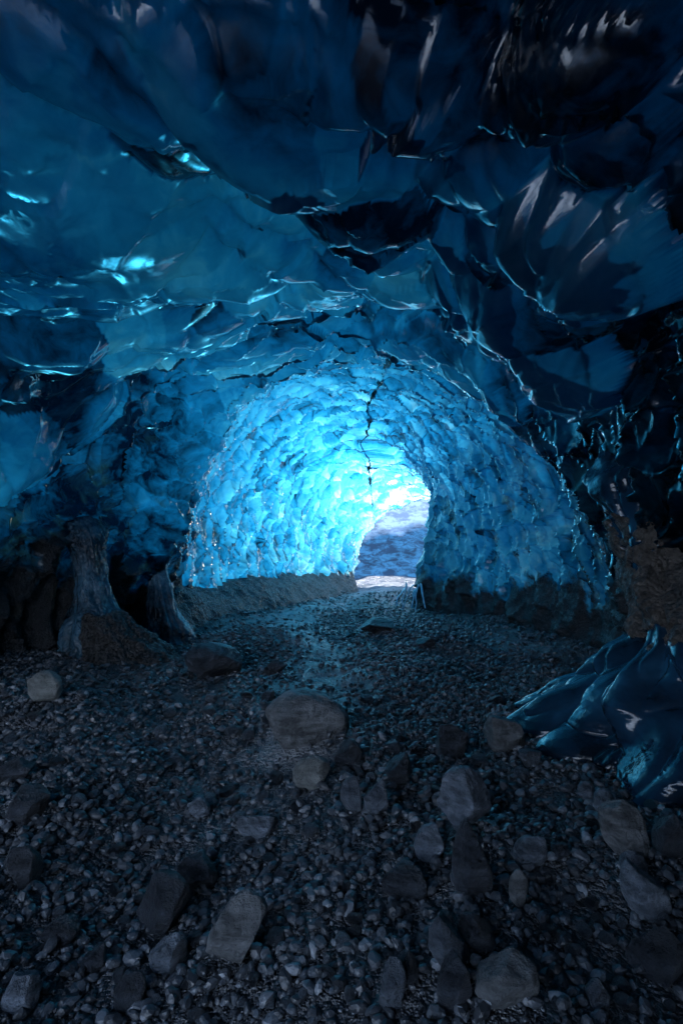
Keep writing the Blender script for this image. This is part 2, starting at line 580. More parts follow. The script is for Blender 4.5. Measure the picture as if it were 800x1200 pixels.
def build_shell():
    me = bpy.data.meshes.new('clear_ice')
    allq = np.concatenate([fi, fo] + polys_side)
    faces = [tuple(dict.fromkeys(f)) for f in np.concatenate(polys_side).tolist()]
    base_q = np.concatenate([fi, fo])
    counts = np.concatenate([np.full(len(base_q), 4), [len(f) for f in faces]]).astype(np.int32)
    loops = np.concatenate([base_q.ravel(), np.array([v for f in faces for v in f])]).astype(np.int32)
    me.vertices.add(len(verts))
    me.vertices.foreach_set('co', verts.astype(np.float32).ravel())
    me.loops.add(len(loops))
    me.loops.foreach_set('vertex_index', loops)
    me.polygons.add(len(counts))
    me.polygons.foreach_set('loop_start', np.concatenate([[0], np.cumsum(counts)[:-1]]).astype(np.int32))
    me.update(calc_edges=True)
    import bmesh
    sides = range(len(base_q), len(counts))
    bm = bmesh.new()
    bm.from_mesh(me)
    bm.faces.ensure_lookup_table()
    bmesh.ops.recalc_face_normals(bm, faces=bm.faces[:])
    bm.to_mesh(me)
    bm.free()
    me.polygons.foreach_set('use_smooth', np.ones(len(me.polygons), dtype=bool))
    me.materials.append(ICE)
    return me


cave = bpy.data.objects.new('ice_cave', None)
COL.objects.link(cave)
tag(cave, 'blue glacier ice tunnel with scalloped glassy walls and roof', None, None, 'structure')
shell = bpy.data.objects.new('clear_ice', build_shell())
COL.objects.link(shell)
shell.parent = cave
# dirt in the basal ice, raised at the near left to paint recess shade, milkiness towards the thin end
leftside = ip[:, 0] < tun(ip[:, 1])[3]
dirt_shade_top = np.where(leftside, 0.45 + 1.15 * near, 0.85 + 0.5 * near)
dirt = 1.0 - sstep(0.15, 1.15, ip[:, 2] / (dirt_shade_top * (1 + 0.75 * fbm(ip * np.array((1.1, 1.1, 0.8)), 71, 5, 0.62) + 0.55 * (flute - 0.3))))
milk = 0.12 + 0.88 * far
attr(shell, 'dirt', np.concatenate([np.clip(dirt, 0, 1), np.zeros(len(vo))]))
attr(shell, 'milk', np.concatenate([np.clip(milk, 0, 1), np.zeros(len(vo))]))
tone = far * (0.35 + 0.32 * sstep(12.5, 18.5, ip[:, 1]) + 0.40 * (r4_ - 0.5) + 0.25 * (r2_ - 0.5) + 0.35 * (s4 - 0.4) - 0.22 * np.exp(-(e4_ / 0.07) ** 2) - 0.10 * np.exp(-(e2_ / 0.05) ** 2))  # dark refraction lines painted along scallop edges; paler towards the exit
tone += near * (0.37 + 0.34 * (fold - 0.5) + 0.15 * (r1_ - 0.5) + 1.3 * lobshade + 0.3 * (lob - 0.17) + 0.2 * (r2_ - 0.5) - 0.25 * sstep(0.8, 2.6, ip[:, 0]) - 0.22 * sstep(-1.4, -2.6, ip[:, 0]) - 0.3 * (1 - sstep(0.8, 2.4, ip[:, 2])) - 0.22 * (1 - sstep(2.2, 4.4, ip[:, 1])))  # shade painted into the tone: right, far left, low and nearest ice, fold creases
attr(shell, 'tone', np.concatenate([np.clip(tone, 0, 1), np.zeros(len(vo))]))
attr(shell, 'outer', np.concatenate([np.zeros(K), np.ones(len(vo))]))

# ------------------------------------------------------------------ ground
def ground_z(x, y):
    p = np.stack([x, y, np.zeros_like(x)], -1).reshape(-1, 3)
    z = 0.15 * fbm(p * 0.5, 5, 3) + 0.13 * fbm(p * 1.3, 8, 4) + 0.028 * fbm(p * 5.0, 12, 3)
    z = z.reshape(np.shape(x))
    z = z + 0.22 * np.exp(-(((x + 1.2) / 1.1) ** 2 + ((y - 8.0) / 1.6) ** 2))
    z = z + 0.10 * np.exp(-(((x - 0.9) / 1.0) ** 2 + ((y - 6.5) / 2.0) ** 2))
    z = z - 0.10 * np.exp(-(((x + 0.25 - 0.03 * y) / 0.45) ** 2)) * sstep(4.0, 7.0, y)
    z = z + 0.18 * sstep(-1.8, -3.6, x) * (1 - sstep(6, 9, y)) + 0.10 * sstep(0.9, 1.9, x) * (1 - sstep(4, 6, y))
    return z - 0.03


def path_mask(x, y):
    """the paler trodden line that winds up to the gap"""
    c = np.interp(y, [1, 3.0, 5.0, 7.5, 9.5, 12, 15, 18, 22], [-1.6, -0.6, -0.05, -0.35, -1.0, -0.8, -0.15, 0.9, 1.2])
    w = np.interp(y, [1, 4, 8, 12, 18], [0.6, 0.42, 0.5, 0.65, 0.8])
    p = np.stack([x, y, np.zeros_like(x)], -1).reshape(-1, 3)
    e = 0.5 * fbm(p * 1.4, 51, 4).reshape(np.shape(x))
    right = np.exp(-(((x - 2.6) / 0.6) ** 2 + ((y - 8.2) / 1.1) ** 2))
    return np.clip(1.2 * np.exp(-((x - c) / w) ** 2) * sstep(2.2, 4.0, y) + right + e * 0.7, 0, 1)


def axis(lo, hi, fine, ends):
    c = np.arange(lo, hi, fine)
    g, s, v = [], fine, hi
    while v < ends:
        s *= 1.25
        v += s
        g.append(v)
    h, s, v = [], fine, lo
    while v > -ends:
        s *= 1.25
        v -= s
        h.append(v)
    return np.concatenate([h[::-1], c, g])


gx, gy = axis(-4.5, 4.5, 0.035, 160), axis(0.2, 15, 0.04, 160)
GX, GY = np.meshgrid(gx, gy)
GZ = ground_z(GX, GY)
gr = mesh_obj('ground', np.stack([GX, GY, GZ], -1).reshape(-1, 3), grid_faces(len(gy), len(gx)), GRAVEL)
attr(gr, 'silt', path_mask(GX, GY).ravel())
tag(gr, 'dark gravel floor of the cave', None, None, 'structure')


def on_ground(px, py):
    d = sight(px, py)
    t = 3.0
    for _ in range(30):
        p = EYE + d * t
        gz = float(ground_z(np.array([p[0]]), np.array([p[1]]))[0])
        t += 0.6 * (gz - p[2]) / d[2]
    return EYE + d * t


# ------------------------------------------------------------------ ice feet, dirt bank, seam, fringe, far cliff
def mat_dark_ice(name='dark_wet_ice', c0=(0.004, 0.010, 0.018), c1=(0.008, 0.030, 0.060), c2=(0.015, 0.065, 0.12)):
    N = Nodes(name)
    P = N.pos()
    n = N.noise(P, 2.5, 4.0, 0.5, 0.3)
    col = N.ramp(n, (0.35, c0), (0.55, c1), (0.72, c2))
    h = N.math('ADD', N.noise(P, 14.0, 4.0, 0.5, 0.6), N.math('MULTIPLY', N.noise(P, 70.0, 3.0), 0.12))
    nrm = N.bump(h, 0.28 if c2[0] < 0.1 else 0.8, 0.02 if c2[0] < 0.1 else 0.05)
    p = N.n('ShaderNodeBsdfPrincipled', Base_Color=col, Roughness=N.mapr(N.noise(P, 9.0, 3.0), 0.35, 0.7, 0.04, 0.16), IOR=1.5, Normal=nrm)
    return N.done(p)


DARK_ICE = mat_dark_ice()
GREY_ICE = mat_dark_ice('grey_wet_ice', (0.008, 0.022, 0.034), (0.03, 0.09, 0.14), (0.13, 0.26, 0.34))
HUMP_DIRT = mat_dirt('brown_moraine_dirt', (0.022, 0.02, 0.019), (0.14, 0.122, 0.108))
BANK_DIRT = mat_dirt('grey_silt_bank', (0.028, 0.025, 0.029), (0.13, 0.118, 0.13), (0.25, 0.65))


def nz(P, f, s):
    return fbm(P.reshape(-1, 3) * f, s, 4, 0.6).reshape(P.shape[:2])


def foot(name, label, cat, levels, seed, flutes, famp, dirt_at, phi0=0.0, phi1=2 * math.pi, n=260, m=200, dirt_mat=None, ice_mat=None):
    """a flared ice foot: levels = (z, centre x, centre y, radius x, radius y); dirt_at(points, phi) > 0.5 is dirt"""
    lv = np.array(levels, float)
    z = np.linspace(0, 1, m)
    key = np.linspace(0, 1, len(lv))
    prof = []
    for c in lv.T:
        v = np.interp(z, key, c)
        k = max(3, m // (len(lv) * 2)) | 1
        v = np.convolve(np.pad(v, k // 2, mode='edge'), np.ones(k) / k, mode='valid')
        prof.append(v)
    ph = np.linspace(phi0, phi1, n)
    PH, ZZ = np.meshgrid(ph, prof[0])
    t = np.meshgrid(ph, z)[1]
    q = np.stack([np.cos(PH) * flutes + seed, np.sin(PH) * flutes, ZZ * (1.1 if n > 300 else 2.4)], -1).reshape(-1, 3)
    q = q + 0.25 * np.stack([fbm(q * 1.1, seed, 2), fbm(q * 1.1 + 9, seed, 2), 0 * q[:, 0]], 1)
    rid = np.sqrt(np.abs(vnoise(q, seed)) + 0.003) * 2 - 1
    rid = (rid + 0.4 * (2 * np.sqrt(np.abs(vnoise(q * 2.3, seed + 5)) + 0.003) - 1)).reshape(PH.shape)
    wide = fbm(np.stack([np.cos(PH), np.sin(PH), ZZ], -1).reshape(-1, 3) * 1.4, seed + 9, 3).reshape(PH.shape)
    grow = famp * (0.25 + 0.75 * (1 - t))
    thin = np.clip(prof[3] / 0.25, 0, 1)[:, None]
    s_ = 1 + grow * rid + thin * (0.34 if n < 300 else 0.40) * wide + thin * (0.10 if n < 300 else 0.02) * nz(np.stack([np.cos(PH) + 2 * ZZ, np.sin(PH), ZZ], -1), 3.1, seed + 31)
    X = prof[1][:, None] + prof[3][:, None] * s_ * np.cos(PH)
    Y = prof[2][:, None] + prof[4][:, None] * s_ * np.sin(PH)
    P = np.stack([X, Y, ZZ], -1)
    mask = dirt_at(P, PH)
    rough_ = fbm(P.reshape(-1, 3) * 9, seed + 20, 5, 0.65).reshape(PH.shape)
    nr = np.stack([np.cos(PH), np.sin(PH), 0.3 + 0 * PH], -1)
    P = P + nr * (np.clip((mask - 0.5) * 4, 0, 1) * (0.03 + 0.05 * rough_))[:, :, None]
    F = grid_faces(m, n)
    fm = mask.ravel()[F].mean(1) > 0.5
    root = bpy.data.objects.new(name, None)
    COL.objects.link(root)
    tag(root, label, cat)

    def sub(nm, faces, mt):
        if not len(faces):
            return
        used, inv = np.unique(faces.ravel(), return_inverse=True)
        mesh_obj(nm, P.reshape(-1, 3)[used], inv.reshape(faces.shape), mt, root)
    sub('ice_skirt', F[~fm], ice_mat or DARK_ICE)
    sub('dirt_cover', F[fm], dirt_mat or HUMP_DIRT)
    return root


foot('ice_flow', 'fluted dark blue ice foot under a brown dirt covered hump at the right edge', 'ice formation',
     [(-0.25, 3.05, 3.7, 1.72, 1.5), (0.08, 3.05, 3.7, 1.64, 1.44), (0.2, 3.05, 3.7, 1.54, 1.38), (0.45, 3.05, 3.8, 1.36, 1.26), (0.8, 3.1, 4.0, 1.10, 1.04),
      (1.15, 3.15, 4.2, 0.98, 0.95), (1.5, 3.2, 4.3, 0.98, 0.95), (1.9, 3.3, 4.4, 1.05, 1.0), (2.4, 3.4, 4.5, 1.0, 1.0)],
     31, 3.8, 0.095, lambda P, ph: sstep(0.66, 0.80, P[:, :, 2] + 0.34 * nz(P, 2.2, 7)) * (1 - sstep(1.40, 1.55, P[:, :, 2] + 0.6 * nz(P, 4.5, 8))),
     R(120), R(330), 420, 330)
foot('ice_pillar', 'tall ice pillar at the left wall with black dirt down its spreading foot', 'ice formation',
     [(-0.1, -2.75, 6.6, .72, .55), (0.1, -2.8, 6.65, .62, .5), (0.4, -2.9, 6.7, .42, .36), (0.7, -3.02, 6.75, .25, .25), (1.0, -3.08, 6.8, .19, .2), (1.3, -3.15, 6.85, .19, .2), (1.6, -3.25, 6.95, .28, .26), (1.9, -3.5, 7.1, .3, .3)],
     53, 2.6, 0.13, lambda P, ph: (1 - sstep(0.5, 0.65, P[:, :, 2] + 0.3 * nz(P, 2.5, 17))) * sstep(-2.1, -1.5, ph - 0 * ph) * sstep(-0.15, 0.05, P[:, :, 0] + 2.9 + 0.25 * nz(P, 2.0, 19)),
     -math.pi, math.pi, 260, 240, mat_dirt('black_grit', (0.010, 0.010, 0.011), (0.065, 0.064, 0.064)), GREY_ICE)
foot('ice_pillar', 'short grey ice pillar beside the near end of the silt bank', 'ice formation',
     [(-0.1, -2.62, 8.3, .42, .4), (0.15, -2.64, 8.3, .36, .34), (0.4, -2.68, 8.3, .24, .24), (0.75, -2.74, 8.3, .18, .18), (1.0, -2.8, 8.35, .15, .15), (1.3, -2.9, 8.4, .2, .2), (1.6, -3.0, 8.5, .26, .26)],
     77, 2.6, 0.14, lambda P, ph: 0 * ph, -math.pi, math.pi, 200, 180, None, GREY_ICE)

# silt bank along the left wall
by = np.linspace(8.9, 18.7, 330)
bt = np.linspace(0, 1, 60)
fx = np.interp(by, [8.6, 9, 11.5, 14.2, 17.2, 18.7], [-2.75, -2.55, -1.8, -.9, .35, .55])
wx = tun(by)[0] - 0.25
hh = 0.72 * sstep(8.5, 9.6, by) + 0.16 * fbm(np.stack([by * 1.1, 0 * by, 0 * by], 1), 3, 4, 0.6)
BX = fx[:, None] + (wx - fx)[:, None] * bt[None, :] ** 1.25
BZ = -0.12 + (hh[:, None] + 0.12) * np.sin(bt[None, :] * math.pi / 2) ** 1.15
BP = np.stack([BX, np.repeat(by[:, None], 60, 1), BZ], -1)
BP[:, :, 0] += 0.17 * fbm(BP.reshape(-1, 3) * np.array((2, 2.5, 1.0)), 44, 5, 0.6).reshape(BX.shape)
tag(mesh_obj('silt_bank', BP.reshape(-1, 3), grid_faces(330, 60, flip=True), BANK_DIRT), 'long grey silt bank along the foot of the bright left ice wall', 'dirt bank')

# dark seam in the bright roof
path = [(458, 418), (446, 442), (435, 470), (430, 497), (429, 522), (432, 548), (437, 572), (440, 596)]
tq = np.linspace(0, len(path) - 1, 150)
sx = np.interp(tq, np.arange(len(path)), [p[0] for p in path]) + 4.0 * vnoise(np.stack([tq * 1.7, 0 * tq, 0 * tq], 1), 5)
sy = np.interp(tq, np.arange(len(path)), [p[1] for p in path])
ids = [on_tunnel(a_, b_, ip) for a_, b_ in zip(sx, sy)]
runs, start = [], 0
for k in range(1, 151):
    if k == 150 or np.linalg.norm(ip[ids[k]] - ip[ids[k - 1]]) > 1.1:
        if k - start > 12:
            runs.append((start, k))
        start = k
SEAM = mat_dirt('black_ash', (0.006, 0.006, 0.008), (0.03, 0.03, 0.035))
phs = np.linspace(0, 2 * math.pi, 9)[:-1]
for r0, r1 in runs:
    cx = ip[ids[r0:r1]] + bn[ids[r0:r1]] * 0.012
    cx = np.stack([np.convolve(np.pad(cx[:, k], 1, mode='edge'), np.ones(3) / 3, mode='valid') for k in range(3)], 1)
    rad = 0.010 + 0.075 * np.abs(vnoise(cx * 2.6, 8)) ** 1.5
    CV = cx[:, None, :] + np.stack([np.cos(phs), 0 * phs, np.sin(phs) * 0.9], -1)[None] * rad[:, None, None]
    CV += 0.03 * fbm(CV.reshape(-1, 3) * 9, 4, 3).reshape(CV.shape[:2])[:, :, None]
    which = 'nearer upper length' if r0 == runs[0][0] else 'farther lower length'
    tag(mesh_obj('dirt_seam', CV.reshape(-1, 3), grid_faces(r1 - r0, 8, wrap=True), SEAM), 'black jagged ash seam in the bright roof, its ' + which, 'dirt seam', 'ash seam along the roof')


def tendril(p0, p1, sag, r0, r1, seed):
    t = np.linspace(0, 1, 26)
    c = p0 + (p1 - p0) * t[:, None]
    c[:, 2] -= sag * np.sin(t * math.pi)
    c[:, 0] += 0.03 * vnoise(np.stack([t * 4 + seed, t * 0, t * 0], 1), seed)
    r = r0 + (r1 - r0) * t
    r = r * (1 + 0.3 * vnoise(np.stack([t * 7 + seed, t * 0, t * 0], 1), seed + 3))
    ph_ = np.linspace(0, 2 * math.pi, 9)[:-1]
    return (c[:, None, :] + np.stack([np.cos(ph_), np.sin(ph_), 0 * ph_], -1)[None] * r[:, None, None]).reshape(-1, 3), grid_faces(26, 8, wrap=True)


def mat_pale_ice():
    N = Nodes('pale_drip_ice')
    P = N.pos()
    col = N.mixc(N.noise(P, 9.0, 4.0), (0.10, 0.22, 0.34), (0.45, 0.58, 0.68))
    return N.done(N.n('ShaderNodeBsdfPrincipled', Base_Color=col, Roughness=0.15, IOR=1.4, Normal=N.bump(N.noise(P, 25.0, 3.0), 0.5, 0.02)))


V, F, off = [], [], 0
for k in range(7):
    top = at(478 + 2.3 * k + RNG.uniform(-4, 4), 690 + RNG.uniform(-10, 8), 13.5)
    bot = at(463 + 5.2 * k + RNG.uniform(-3, 3), 713 + RNG.uniform(-3, 3) + 0.25 * k, 13.1 + RNG.uniform(-.2, .2))
    v, f = tendril(top, bot, -0.10 * RNG.uniform(0.2, 1), 0.026, 0.014, k)
    V.append(v); F.append(f + off); off += len(v)
tag(mesh_obj('ice_fringe', np.concatenate(V), np.concatenate(F), mat_pale_ice()), 'fringe of thin pale ice drips spreading to the floor at the wall corner', 'ice formation')

# ice cliff with snow in the open air behind the tunnel's end
def mat_cliff():
    N = Nodes('snowy_blue_cliff')
    P = N.pos()
    z = N.n('ShaderNodeSeparateXYZ', _out=2, Vector=P)
    x = N.n('ShaderNodeSeparateXYZ', _out=0, Vector=P)
    edge = N.math('ADD', N.math('SUBTRACT', z, N.math('MULTIPLY', x, 0.18)), N.math('MULTIPLY', N.noise(P, 0.9, 6.0, 0.6), 1.1))
    m = N.ramp(N.mapr(edge, 1.7, 3.1), (0.2, 0.0), (0.6, 1.0))
    v = N.voro(P, 2.6, 'SMOOTH_F1')
    ice = N.mixc(N.ramp(N.noise(N.scale(P, (1.0, 1.0, 2.2)), 1.8, 9.0, 0.7, 0.5), (0.42, 0.0), (0.58, 1.0)), (0.008, 0.045, 0.085), (0.06, 0.24, 0.36))
    snow = N.mixc(N.ramp(N.noise(N.scale(P, (0.7, 1.0, 1.8)), 1.6, 9.0, 0.72), (0.47, 0.0), (0.56, 1.0)), (0.84, 0.86, 0.89), (0.42, 0.44, 0.49))
    nrm = N.bump(N.math('ADD', v, N.noise(P, 6.0, 6.0, 0.6)), 0.5, 0.02)
    return N.done(N.n('ShaderNodeBsdfPrincipled', Base_Color=N.mixc(m, ice, snow), Roughness=0.45, Normal=nrm))


cxx = np.linspace(-5, 9, 420)
czz = np.linspace(-0.3, 6.5, 200)
CX, CZ = np.meshgrid(cxx, czz)
q = np.stack([CX, 0 * CX, CZ], -1).reshape(-1, 3)
CY = 25.5 + 0.05 * (CX - 1) ** 2 * 0.3 + 0.62 * CZ + (0.5 * fbm(q * 0.4, 3, 3) + 0.06 * np.abs(fbm(q @ np.array([[.8, 0, .6], [0, 1, 0], [-.6, 0, .8]]) * np.array((0.5, 1, 1.1)), 9, 5, 0.5))).reshape(CX.shape)
front = np.stack([CX, CY, CZ], -1)
backr = front.copy(); backr[:, :, 1] = 30
CL = np.concatenate([front, backr[::-1]], 0)
tag(mesh_obj('ice_cliff', CL.reshape(-1, 3), grid_faces(400, 420), mat_cliff()), 'snow topped blue ice cliff seen through the gap at the end of the tunnel', 'ice cliff')

# ------------------------------------------------------------------ rocks
_ico = {}


def ico(level):
    if level not in _ico:
        import bmesh
        bm = bmesh.new()
        bmesh.ops.create_icosphere(bm, subdivisions=level, radius=1.0)
        v = np.array([q.co[:] for q in bm.verts])
        f = np.array([[q.index for q in fc.verts] for fc in bm.faces])
        bm.free()
        _ico[level] = (v / np.linalg.norm(v, axis=1, keepdims=True), f)
    return _ico[level]


def rock_shape(seed, dims, planes=11, soft=24.0, rough=0.05, level=5):
    """unit directions cut by random planes, rounded a little, roughened"""
    g = np.random.default_rng(seed)
    v, f = ico(level)
    n = g.normal(size=(planes, 3))
    n /= np.linalg.norm(n, axis=1, keepdims=True)
    d = g.uniform(0.72 if soft < 20 else 0.5, 1.0, planes)
    c = np.maximum((v @ n.T) / d, 1e-3)
    inv = (c ** soft).sum(1) + 1.0
    r = inv ** (-1.0 / soft)
    p = v * r[:, None]
    p = p * (1 + rough * fbm(p * 2.2 + seed, seed, 5, 0.6))[:, None]
    if level > 3:
        p = p * (1 + 0.035 * (1 - 2 * np.abs(fbm(p * 4.5 + seed, seed + 3, 4, 0.6))))[:, None]
    p = p / np.abs(p).max(0)
    return p * (np.array(dims) / 2), f


#  photo x, base y, width px, height px, turn, tone, roundness, label
GREYB, DARKB, PALE, BROWN, BLUEG = 'grey_stone', 'dark_basalt', 'pale_stone', 'brown_stone', 'slate_stone'
TONES = {GREYB: ((0.06, 0.075, 0.096), (0.22, 0.26, 0.32), .36), DARKB: ((0.012, 0.015, 0.021), (0.055, 0.066, 0.084), .30),
         PALE: ((0.11, 0.12, 0.12), (0.26, 0.275, 0.27), .5), BROWN: ((0.062, 0.067, 0.073), (0.22, 0.235, 0.25), .45),
         BLUEG: ((0.036, 0.046, 0.062), (0.125, 0.15, 0.185), .35)}
ROCKS = [
    (355, 878, 106, 62, 4, BROWN, 5, 'largest boulder, rounded brown stone in the middle of the gravel floor'),
    (365, 926, 46, 36, 10, PALE, 9, 'pale greenish stone in front of the large rounded brown boulder'),
    (546, 982, 72, 70, 0, GREYB, 9, 'large rounded grey stone standing right of centre in the foreground'),
    (558, 1058, 48, 80, 0, DARKB, 10, 'tall dark stone directly below the large rounded grey one'),
    (273, 1142, 58, 74, 28, BROWN, 10, 'big angular brown block with flat facets at the bottom left of centre'),
    (414, 952, 30, 42, 0, BLUEG, 9, 'dark upright stone left of its blue grey twin below the brown boulder'),
    (442, 960, 32, 46, 15, BLUEG, 9, 'blue grey upright stone, the right one of a pair below the brown boulder'),
    (471, 922, 38, 36, 0, DARKB, 9, 'dark blocky stone right of the pale greenish one'),
    (530, 890, 44, 40, 0, DARKB, 9, 'dark angular stone above the large rounded grey one'),
    (507, 1010, 38, 36, 20, GREYB, 8, 'grey stone touching the lower left of the large rounded grey one'),
    (478, 1054, 54, 34, 0, DARKB, 10, 'flat dark block left of the tall dark stone'),
    (625, 1020, 36, 36, 30, GREYB, 7, 'rounded grey stone alone to the right of the large grey one'),
    (526, 1142, 42, 60, -25, BLUEG, 10, 'tilted slate coloured slab near the bottom centre'),
    (562, 1118, 46, 34, 15, DARKB, 9, 'low dark stone resting right of the tilted slate slab'),
    (460, 1185, 34, 44, 0, BLUEG, 9, 'slate stone at the bottom edge left of the tilted slab'),
    (226, 1050, 48, 38, -20, DARKB, 8, 'dark smooth stone on the slope above the angular brown block'),
    (186, 1098, 66, 54, -35, DARKB, 10, 'long dark wedge lying left of the angular brown block'),
    (193, 1144, 42, 38, 10, GREYB, 8, 'grey stone below the long dark wedge'),
    (741, 1005, 52, 62, -25, BROWN, 9, 'tall brown grey stone below the blue ice foot on the right'),
    (766, 1080, 50, 58, -25, GREYB, 9, 'tilted grey stone second down the row on the right'),
    (748, 1034, 32, 28, 0, GREYB, 7, 'small round grey stone between the two tilted ones on the right'),
    (780, 1158, 60, 50, 20, DARKB, 9, 'dark stone in the lower right corner beneath the row'),
    (42, 826, 42, 40, 30, PALE, 10, 'pale pointed stone at the foot of the ice wall on the left'),
    (20, 968, 54, 40, -30, DARKB, 9, 'dark stone upper of two on the left edge of the gravel'),
    (18, 1042, 50, 40, -20, DARKB, 9, 'dark lumpy stone lower of two on the left edge of the gravel'),
    (596, 882, 52, 44, 0, BROWN, 9, 'brown stone at the near tip of the blue ice foot'),
    (712, 958, 28, 30, 0, GREYB, 7, 'small stone at the top of the row under the blue ice foot'),
    (690, 938, 20, 20, 0, GREYB, 7, 'smallest round stone beside the blue ice foot above the row'),
    (408, 902, 32, 32, 0, DARKB, 9, 'black stone tucked against the right of the large brown boulder'),
    (300, 986, 46, 28, 10, GREYB, 9, 'low flat grey stone half sunk left of the upright pair'),
    (600, 1204, 76, 46, 0, BROWN, 9, 'broad brownish stone cut by the bottom edge'),
    (536, 1200, 40, 54, 10, DARKB, 9, 'dark stone under the tilted slate slab at the bottom edge'),
    (12, 918, 46, 28, 0, DARKB, 9, 'flat dark stone high on the left edge of the gravel'),
    (246, 796, 74, 42, 10, DARKB, 8, 'low dark boulder at the left side of the path near the ice foot'),
    (611, 1064, 24, 36, 0, BROWN, 8, 'narrow upright brown stone below the lone rounded grey one'),
    (626, 898, 32, 22, 0, BLUEG, 9, 'small slate stone beside the brown one at the ice foot'),
    (148, 1185, 34, 32, 20, DARKB, 9, 'dark lump at the bottom edge left of the grey stone'),
    (16, 1190, 42, 40, 10, GREYB, 8, 'grey stone in the lower left corner'),
    (108, 1140, 30, 26, 40, DARKB, 9, 'dark stone between the lower left corner and the long wedge'),
    (64, 1112, 42, 24, -15, DARKB, 9, 'broad low dark stone on the lower left gravel'),
    (706, 1198, 30, 28, 0, BLUEG, 8, 'small slate stone at the bottom edge right of the broad brown one'),
    (480, 1160, 30, 30, 0, DARKB, 9, 'black stone between the tilted slab and the slate stone'),
    (118, 768, 40, 22, 0, DARKB, 9, 'dark stone under the dirt covered left ice pillar'),
    (232, 958, 26, 20, 0, GREYB, 7, 'small grey stone on the slope left of the flat sunken one'),
    (322, 790, 28, 18, 0, DARKB, 8, 'small dark stone on the path behind the large brown boulder'),
    (660, 1010, 22, 20, 0, DARKB, 8, 'small dark stone right of the lone rounded grey one'),
    (790, 1010, 36, 52, 0, DARKB, 9, 'dark stone at the right edge under the ice foot'),
    (445, 740, 46, 16, 0, DARKB, 9, 'low dark stone far down the path near the ice fringe'),
    (500, 760, 24, 14, 0, DARKB, 8, 'small dark stone on the path before the dark right wall'),
]
rock_spots = []
for i, (px, py, w, h, turn, tone, planes, label) in enumerate(ROCKS):
    p = on_ground(px, min(py, 1190))
    depth = p[1]
    W, H = w / F_PX * depth, h / F_PX * math.hypot(depth, CAM_Z) * 0.95
    D = 0.85 * W
    v, f = rock_shape(100 + i * 7, (W, D, H * 1.18), planes + 3, 55 if planes > 7 else 14, 0.08, 5 if w > 30 else 4)
    rz = Matrix.Rotation(R(turn), 3, 'Y') @ Matrix.Rotation(R(float(RNG.uniform(-20, 20))), 3, 'Z')
    v = v @ np.array(rz).T
    o = mesh_obj('boulder' if w > 60 else 'rock', v, f, mat_rock(tone, *TONES[tone]))
    cx, cy = p[0] , p[1] + D * 0.4
    o.location = (cx, cy, p[2] + H * 0.32)
    tag(o, label, 'boulder' if w > 60 else 'rock', 'large loose stones on the gravel floor')
    rock_spots.append((cx, cy, max(W, D) * 0.5))

# cobbles: countable but alike
cob = []
protos = []
for k in range(8):
    v, f = rock_shape(900 + k, (1, RNG.uniform(.75, 1), RNG.uniform(.55, .8)), 8, 22, 0.09, 4)
    me = bpy.data.meshes.new('cobble')
    me.from_pydata([tuple(q) for q in v], [], f.tolist())
    me.polygons.foreach_set('use_smooth', np.ones(len(f), dtype=bool))
    me.materials.append(mat_rock([GREYB, DARKB, BLUEG, DARKB][k % 4], *TONES[[GREYB, DARKB, BLUEG, DARKB][k % 4]]))
    protos.append(me)
tries = 0
while len(cob) < 170 and tries < 6000:
    tries += 1
    px, py = RNG.uniform(0, 800), 745 + 455 * RNG.uniform(0, 1) ** 0.8
    p = on_ground(px, py)
    if p[1] > 11 or p[1] < 0.8:
        continue
    xl, xr, _, _ = tun(p[1])
    if not (xl + 0.3 < p[0] < xr - 0.25):
        continue
    size = RNG.uniform(11, 22) / F_PX * p[1] if p[1] < 5 else RNG.uniform(.05, .11)
    if any((p[0] - a) ** 2 + (p[1] - b) ** 2 < (r + size * 0.5) ** 2 for a, b, r in rock_spots):
        continue
    o = bpy.data.objects.new('cobble', protos[int(RNG.integers(8))])
    COL.objects.link(o)
    o.location = (p[0], p[1], p[2] + size * 0.16)
    o.scale = (size, size, size)
    o.rotation_euler = (RNG.uniform(-.4, .4), RNG.uniform(-.4, .4), RNG.uniform(0, 6.28))
    tag(o, 'fist sized cobble lying loose among the finer black gravel', 'cobble', 'cobbles scattered over the gravel floor')
    rock_spots.append((p[0], p[1], size * 0.4))
    cob.append(o)


